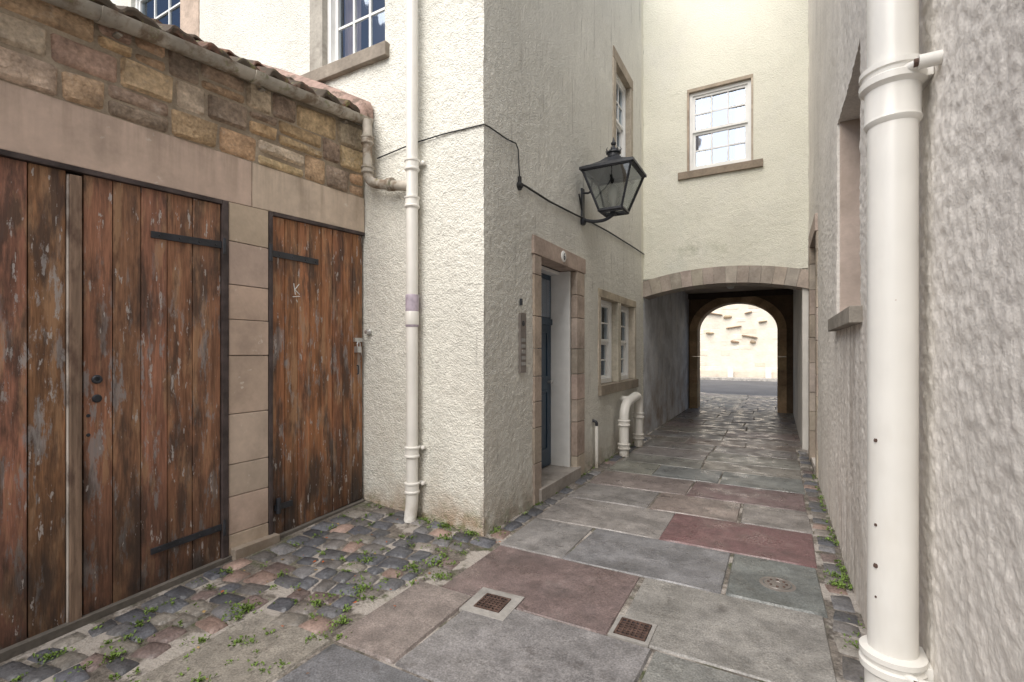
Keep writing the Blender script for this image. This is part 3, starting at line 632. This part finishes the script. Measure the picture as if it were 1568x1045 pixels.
b=B(); xg=-3.335; vs=[];fs=[];ys=[YN+i*.1 for i in range(int((3.30-YN)/.1)+1)]; prof=[]
for k in range(13): a=math.pi+math.pi*k/12; prof.append((.062*math.cos(a),.062*math.sin(a)))
for k in range(13): a=2*math.pi-math.pi*k/12; prof.append((.054*math.cos(a),.054*math.sin(a)))
n=len(prof)
for y in ys:
    for p in prof: vs.append((xg+p[0]+.003*math.sin(y*5),y,zg(y)+.035+p[1]))
for i in range(len(ys)-1):
    for k in range(n): fs.append((i*n+k,i*n+(k+1)%n,(i+1)*n+(k+1)%n,(i+1)*n+k))
fs.append(tuple(range(n)));fs.append(tuple(range((len(ys)-1)*n,len(ys)*n)))
b.add(vs,fs,M_gutter)
for y in (-1.2,0.3,1.25,2.15,2.95):
    pr=[(.069*math.cos(math.pi+math.pi*k/12),.069*math.sin(math.pi+math.pi*k/12)) for k in range(13)]+[(.05*math.cos(2*math.pi-math.pi*k/12),.05*math.sin(2*math.pi-math.pi*k/12)) for k in range(13)]
    v2=[(xg+p[0],yy,zg(yy)+.036+p[1]) for yy in (y,y+.07) for p in pr]; m_=len(pr)
    b.add(v2,[(k,(k+1)%m_,m_+(k+1)%m_,m_+k) for k in range(m_)]+[tuple(range(m_)),tuple(range(m_,2*m_))],M_gutter)
    b.box(-3.42,xg-.03,y+.1,y+.13,zg(y)-.03,zg(y)-.018,M_gutter)
b.make('gutter',GA,smooth=True,angle=40)
b=B(); vs=[];fs=[]; nyy=340; ys=np.linspace(YN-.1,YW-.03,nyy); pitch=math.radians(27); cour=.26
xs=[];
for c in range(14):
    for q in (0,.02,.98): xs.append((c+q,q))
for (cq,q) in xs:
    x=-3.345-cq*cour*math.cos(pitch); zz=cq*cour*math.sin(pitch)+(0.028 if q>0 and q<.5 else (.012 if q==0 else 0))
    for y in ys:
        ti=int((y+10)*4.3); ph=((y+10)*4.3)%1.0; wv=.034*(math.sin(2*math.pi*ph)*.8+.35*math.sin(4*math.pi*ph+.6))
        vs.append((x+.022*math.sin(ti*7.1+int(cq)*3),y,zg(y)*1.0+.085+zz+wv+.008*math.sin(ti*3.7)))
for i in range(len(xs)-1):
    for k in range(nyy-1): fs.append((i*nyy+k,i*nyy+k+1,(i+1)*nyy+k+1,(i+1)*nyy+k))
base=len(vs)
for y in ys: 
    ti=int((y+10)*4.3); ph=((y+10)*4.3)%1.0; wv=.034*(math.sin(2*math.pi*ph)*.8+.35*math.sin(4*math.pi*ph+.6)); vs.append((-3.35+.022*math.sin(ti*7.1),y,zg(y)+.066+wv+.008*math.sin(ti*3.7)))
for k in range(nyy-1): fs.append((k,k+1,base+k+1,base+k))
for y in ys: vs.append((-3.55,y,zg(y)+.06))
for k in range(nyy-1): fs.append((base+k,base+k+1,base+nyy+k+1,base+nyy+k))
b.add(vs,fs,M_tile); b.make('pantile_roof',GA,smooth=True,angle=50,recalc=False)
b=B()
P=[(-3.30,YW-.16,zg(3.2)+.12),(-3.30,YW+.0,zg(3.3)+.15),(-5.2,YW+.0,zg(3.3)+.15+1.9*math.tan(pitch)),(-5.2,YW-.14,zg(3.2)+.12+1.9*math.tan(pitch))]
b.pillow(P,(0,0,1),.05,.03,24,4,M_flash,(.5,.5,.5),dome=.02,amp=.014,freq=14,side=.1)
b.make('verge_mortar',GA,smooth=True,angle=180,recalc=False)
# ------------------------------------------------------------------ PIPES
def collar(b,c,r,h,axis=(0,0,1),mat=None):
    mat=mat or M_pipe
    b.lathe(c,[(r*1.02,-h/2-.012),(r*1.22,-h/2),(r*1.32,-h/2+.004),(r*1.32,-h/2+.016),(r*1.2,-h/2+.022),(r*1.2,h/2-.02),(r*1.34,h/2-.014),(r*1.36,h/2-.002),(r*1.2,h/2),(r*1.0,h/2+.004)],mat,24,axis=axis)
b=B(); px_,py_=-2.775,YW-.09; r=.05
b.tube([(px_,py_,-1.22),(px_,py_,TOP)],r,M_pipe,24)
for z in (1.62,1.30,-.86,-1.17): collar(b,(px_,py_,z),r,.09)
for z in (1.62,-.86,-1.17,4.2):
    b.box(px_-.085,px_+.085,YW-.03,YW+.0,z+.02,z+.045,M_pipe)
    for sx in (-.075,.075): b.lathe((px_+sx,YW-.03,z+.032),[(.016,0),(.016,-.015),(.008,-.02)],M_pipe,10,axis=(0,1,0))
b.lathe((px_,py_,.36),[(.052,-.14),(.056,-.13),(.057,.13),(.052,.14)],M_purple,24)
b.lathe((px_,py_,.30),[(.0565,-.06),(.0585,-.055),(.0585,.05),(.0565,.055)],M_pipe,24)
b.tube([(px_,py_,-1.16),(px_,py_,-1.30),(px_,py_-.03,-1.46)],.054,M_pipe,24,bend=.06)
b.tube([(xg+.06,3.22,zg(3.2)+.0),(xg+.065,3.22,1.55+.0),(px_-.3,3.245,1.50),(px_+.0,3.25,1.44)],.044,M_gutter,20,bend=.10)
collar(b,(xg+.062,3.22,1.93),.044,.07,mat=M_gutter); collar(b,(xg+.064,3.22,1.66),.044,.06,mat=M_gutter); collar(b,(-3.02,3.244,1.495),.044,.06,axis=(1,0,-.1),mat=M_gutter)
b.make('drainpipe',smooth=True,angle=35)
b=B(); px_,py_=.325,1.955; r=.066
b.tube([(px_,py_,-1.52),(px_,py_,RT)],r,M_pipe,40)
def collar2(z):
    b.lathe((px_,py_,z),[(r,-.085),(r*1.1,-.078),(r*1.16,-.07),(r*1.10,-.058),(r*1.12,.03),(r*1.2,.035),(r*1.33,.042),(r*1.34,.062),(r*1.22,.068),(r*1.24,.08),(r*1.33,.084),(r*1.33,.10),(r*1.1,.106),(r*.99,.108)],M_pipe,40)
    b.box(px_-.02,XR+.0,py_-.035,py_+.1,z+.045,z+.085,M_pipe)
    b.tube([(XR-.05,py_-.1,z+.06),(XR+.01,py_-.1,z+.06)],.02,M_pipe,16); b.tube([(px_,py_-.05,z+.062),(XR-.03,py_-.105,z+.062)],.014,M_pipe,12)
    b.lathe((XR-.06,py_-.1,z+.06),[(.012,0),(.012,.02)],M_rust,10,axis=(1,0,0))
for z in (.81,-1.06,3.0): collar2(z)
for (z,s_) in ((-.28,.005),(-.55,.004),(-.68,.006),(-.78,.003)): b.lathe((px_-r*.75,py_-r*.66,z),[(s_,-s_),(s_*1.2,0),(s_*.8,s_)],M_rust,8)
b.make('drainpipe',smooth=True,angle=35)
b=B(); vx=-1.95
b.tube([(vx,6.92,-1.5),(vx,6.92,-.76),(vx,7.75,-.66),(vx,7.75,-1.5)],.068,M_pipe,20,bend=.22)
collar(b,(vx,6.92,-1.02),.068,.08);collar(b,(vx,7.75,-1.0),.068,.08);collar(b,(vx,6.92,-1.36),.068,.08);collar(b,(vx,7.75,-1.34),.068,.08)
b.tube([(-2.12,7.3,-.71),(vx,7.3,-.71)],.045,M_pipe,16)
b.make('vent_pipe',smooth=True,angle=35)
b=B(); b.tube([(-2.05,6.0,-1.5),(-2.05,6.0,-.95)],.022,M_pipe,14); b.tube([(-2.05,6.0,-.95),(-2.05,6.0,-.9),(-2.11,6.0,-.88)],.02,M_iron,12,bend=.03); b.make('waste_pipe',smooth=True)
# ------------------------------------------------------------------ CABLES
b=B(); X=XL+.018
b.tube([(-3.25,YW-.018,1.80),(-2.83,YW-.018,1.85),(-2.5,YW-.016,1.862),(XL+.012,YW-.014,1.853),(X,YW+.05,1.86),(X,3.7,1.875),(X,3.86,1.90),(X,3.905,1.86),(X+.01,3.90,1.72),(X,3.935,1.56)],.006,M_cable,8)
b.tube([(X,3.95,1.56),(X,4.05,1.57),(X,4.6,1.575),(X,5.3,1.62),(X,5.75,1.655),(X,6.6,1.70),(X,8.0,1.74),(X,8.67,1.75)],.010,M_cable,8)
b.tube([(X,5.45,1.9),(X,5.55,1.75),(X,5.6,1.64)],.009,M_cable,8)
b.lathe((XL+.0,3.935,1.54),[(.034,0),(.034,.03),(.02,.045)],M_cable,16,axis=(1,0,0)); b.tube([(X,3.935,1.5),(X,3.935,1.62)],.018,M_cable,10)
b.make('wall_cable',smooth=True)
b=B(); b.box(XL-.01,XL+.022,3.945,4.06,-.19,.37,M_panel)
for i in range(5):
    b.box(XL+.022,XL+.026,3.965,4.04,-.12+i*.055,-.09+i*.055,M_metal)
b.lathe((XL+.022,4.0,.27),[(.025,0),(.025,.003),(.001,.003)],M_iron,16,axis=(1,0,0))
b.box(XL+.0,XL+.02,3.965,3.99,.44,.50,M_iron)
b.make('intercom_panel',bevel=.003)
# ------------------------------------------------------------------ LANTERN
LN=empty('wall_lantern'); lx,ly=-1.70,5.59
b=B(); z0,z1=1.67,2.12; hb,ht=.135,.285
def corner(s1,s2,k,z): return (lx+s1*k,ly+s2*k,z)
cs=[(-1,-1),(1,-1),(1,1),(-1,1)]
for i in range(4):
    s1,s2=cs[i]; t1,t2=cs[(i+1)%4]
    b.tube([corner(s1,s2,hb,z0),corner(s1,s2,ht,z1)],.014,M_iron,6)
    b.tube([corner(s1,s2,hb,z0),corner(t1,t2,hb,z0)],.020,M_iron,6); b.tube([corner(s1,s2,ht,z1),corner(t1,t2,ht,z1)],.019,M_iron,6)
    k=ht+.03
    b.hexa([corner(s1,s2,ht-.01,z1+.0),corner(t1,t2,ht-.01,z1+.0),corner(t1,t2,k,z1+.0),corner(s1,s2,k,z1+.0),corner(s1,s2,ht-.01,z1+.025),corner(t1,t2,ht-.01,z1+.025),corner(t1,t2,k,z1+.03),corner(s1,s2,k,z1+.03)],M_iron)
    prev=None
    for (kk,zz) in ((ht+.03,z1+.03),(.20,z1+.085),(.125,z1+.13),(.075,z1+.18)):
        cur=(corner(s1,s2,kk,zz),corner(t1,t2,kk,zz))
        if prev: b.add([prev[0],prev[1],cur[1],cur[0]],[(0,1,2,3)],M_iron)
        prev=cur
b.lathe((lx,ly,z1+.17),[(.085,0),(.09,.015),(.07,.03),(.068,.06),(.088,.068),(.085,.08),(.06,.10),(.035,.125),(.018,.14),(.016,.16),(.030,.175),(.032,.19),(.018,.205),(.01,.23),(.003,.26)],M_iron,20)
for i in range(8):
    a=i*math.pi/4; b.tube([(lx+.075*math.cos(a),ly+.075*math.sin(a),z1+.24),(lx+.092*math.cos(a),ly+.092*math.sin(a),z1+.275),(lx+.08*math.cos(a),ly+.08*math.sin(a),z1+.30)],[.008,.006,.002],M_iron,6)
b.box(lx-.03,lx+.03,ly-.03,ly+.03,z0-.04,z0,M_iron)
for (u) in (-1,1): b.box(lx-hb,lx+hb,ly+u*.05-.008,ly+u*.05+.008,z0-.01,z0+.008,M_iron)
b.make('frame',LN)
b=B()
for i in range(4):
    s1,s2=cs[i]; t1,t2=cs[(i+1)%4]
    b.add([corner(s1,s2,hb-.004,z0),corner(t1,t2,hb-.004,z0),corner(t1,t2,ht-.004,z1),corner(s1,s2,ht-.004,z1)],[(0,1,2,3)],M_lglass)
b.make('glazing',LN,recalc=False)
b=B(); b.lathe((lx,ly,z0+.02),[(.03,-.02),(.03,.06),(.055,.10),(.06,.2),(.045,.27),(.02,.3)],M_lens,18); b.make('lamp_mantle',LN,smooth=True)
b=B()
b.box(XL,XL+.025,ly-.04,ly+.04,1.56,2.0,M_iron)
b.tube([(XL+.02,ly,1.62),(-1.95,ly,1.58),(-1.80,ly,1.58),(lx,ly,1.635)],.020,M_iron,10,bend=.08)
b.tube([(XL+.02,ly,1.95),(-1.99,ly,1.93),(-1.96,ly,2.1),(lx-ht-.02,ly,z1+.01)],.012,M_iron,8,bend=.05)
b.lathe((XL+.02,ly,1.60),[(.045,0),(.045,.02),(.015,.04)],M_iron,14,axis=(1,0,0))
b.make('bracket',LN,smooth=True)
# ------------------------------------------------------------------ STREET
b=B(); b.box(-200,200,YS+.16,30.2,-1.72,-1.60,M_asph); b.make('road')
b=B(); b.box(-60,60,YS,YS+.155,-1.7,-1.49,M_stone,(.45,.43,.40)); b.make('kerb',bevel=.01)
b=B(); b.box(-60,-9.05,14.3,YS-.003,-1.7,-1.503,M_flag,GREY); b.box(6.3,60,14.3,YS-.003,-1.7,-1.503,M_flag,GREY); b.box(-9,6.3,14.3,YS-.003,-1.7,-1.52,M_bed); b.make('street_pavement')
b=B(); b.box(-60,60,30.21,32.1,-1.7,-1.46,M_flag,(.45,.42,.38)); b.make('far_pavement',bevel=.01)
b=B(); FM=(.76,.69,.58); b.box(-30,20,32.02,33,-1.6,6.0,M_farstone,FM)
FC=[(.76,.69,.58),(.78,.71,.60),(.72,.65,.54),(.76,.69,.58),(.70,.62,.51)]
z=-1.45
while z<5.6:
    h=U(.22,.42); x=-14
    while x<6:
        w=U(.35,1.0); g=.006
        if R()>.6: b.pillow([(x+g,32.02,z+g),(x+w-g,32.02,z+g),(x+w-g,32.02,z+h-g),(x+g,32.02,z+h-g)],(0,-1,0),U(.006,.02),.03,4,3,M_farstone,jit(random.choice(FC),.05),amp=.006,freq=4)
        x+=w
    z+=h
# thin weathered slabs left proud of the wall face
for (x,zz,w,t,dz) in ((-4.0,2.45,1.1,.10,-.18),(-2.9,2.05,.5,.22,.05),(-2.75,1.45,.9,.09,.12),(-2.5,.62,.5,.16,-.05),(-1.75,2.3,.45,.10,.1),(-3.9,1.15,.5,.14,.0),(-1.9,1.0,.9,.10,-.15),(-1.0,1.75,.5,.09,.08),(-1.45,.55,.35,.2,.0)):
    b.pillow([(x,31.985,zz),(x+w,31.985,zz+dz),(x+w*.93,31.985,zz+t*.7+dz),(x+.05,31.985,zz+t)],(0,-1,0),.16,.08,5,3,M_farstone,jit((.46,.35,.25),.2),amp=.05,freq=3.1,side=.1)
b.box(-30,20,31.6,31.95,-1.46,-1.15,M_farstone,(.66,.58,.48))
for x in (-2.6,-.6): b.box(x,x+.3,31.45,31.62,-1.46,-.85,M_farstone,(.8,.76,.7))
b.make('street_rubble_wall',recalc=False)
# ------------------------------------------------------------------ LIGHT, SKY, CAMERA
sc=bpy.context.scene
w=bpy.data.worlds.new("World"); sc.world=w; w.use_nodes=True; nt=w.node_tree
bg=nt.nodes['Background']; sky=nt.nodes.new('ShaderNodeTexSky'); sky.sky_type='NISHITA'; sky.sun_disc=False
el=math.radians(50); dx,dy=-.06,-1.0   # horizontal direction towards the sun
sky.sun_elevation=el; sky.sun_rotation=math.atan2(dx,dy); sky.air_density=1; sky.dust_density=2
nt.links.new(sky.outputs[0],bg.inputs[0]); bg.inputs[1].default_value=.15
sl=bpy.data.lights.new('sun','SUN'); sl.energy=5; sl.angle=math.radians(66); sl.color=(1,.96,.895); so=bpy.data.objects.new('sun',sl); bpy.context.collection.objects.link(so)
n=math.hypot(dx,dy); d=Vector((dx/n*math.cos(el),dy/n*math.cos(el),math.sin(el)))
so.rotation_euler=d.to_track_quat('Z','Y').to_euler(); so.location=d*30
cam=bpy.data.cameras.new('camera'); co=bpy.data.objects.new('camera',cam); bpy.context.collection.objects.link(co)
co.location=(0,0,EYE); co.rotation_euler=(math.radians(90),0,math.radians(28.8)); cam.sensor_width=36; cam.lens=16.97; cam.shift_y=.0112; cam.clip_end=2000; cam.clip_start=.02
sc.camera=co
sc.view_settings.view_transform='Standard'; sc.view_settings.look='None'; sc.view_settings.exposure=0
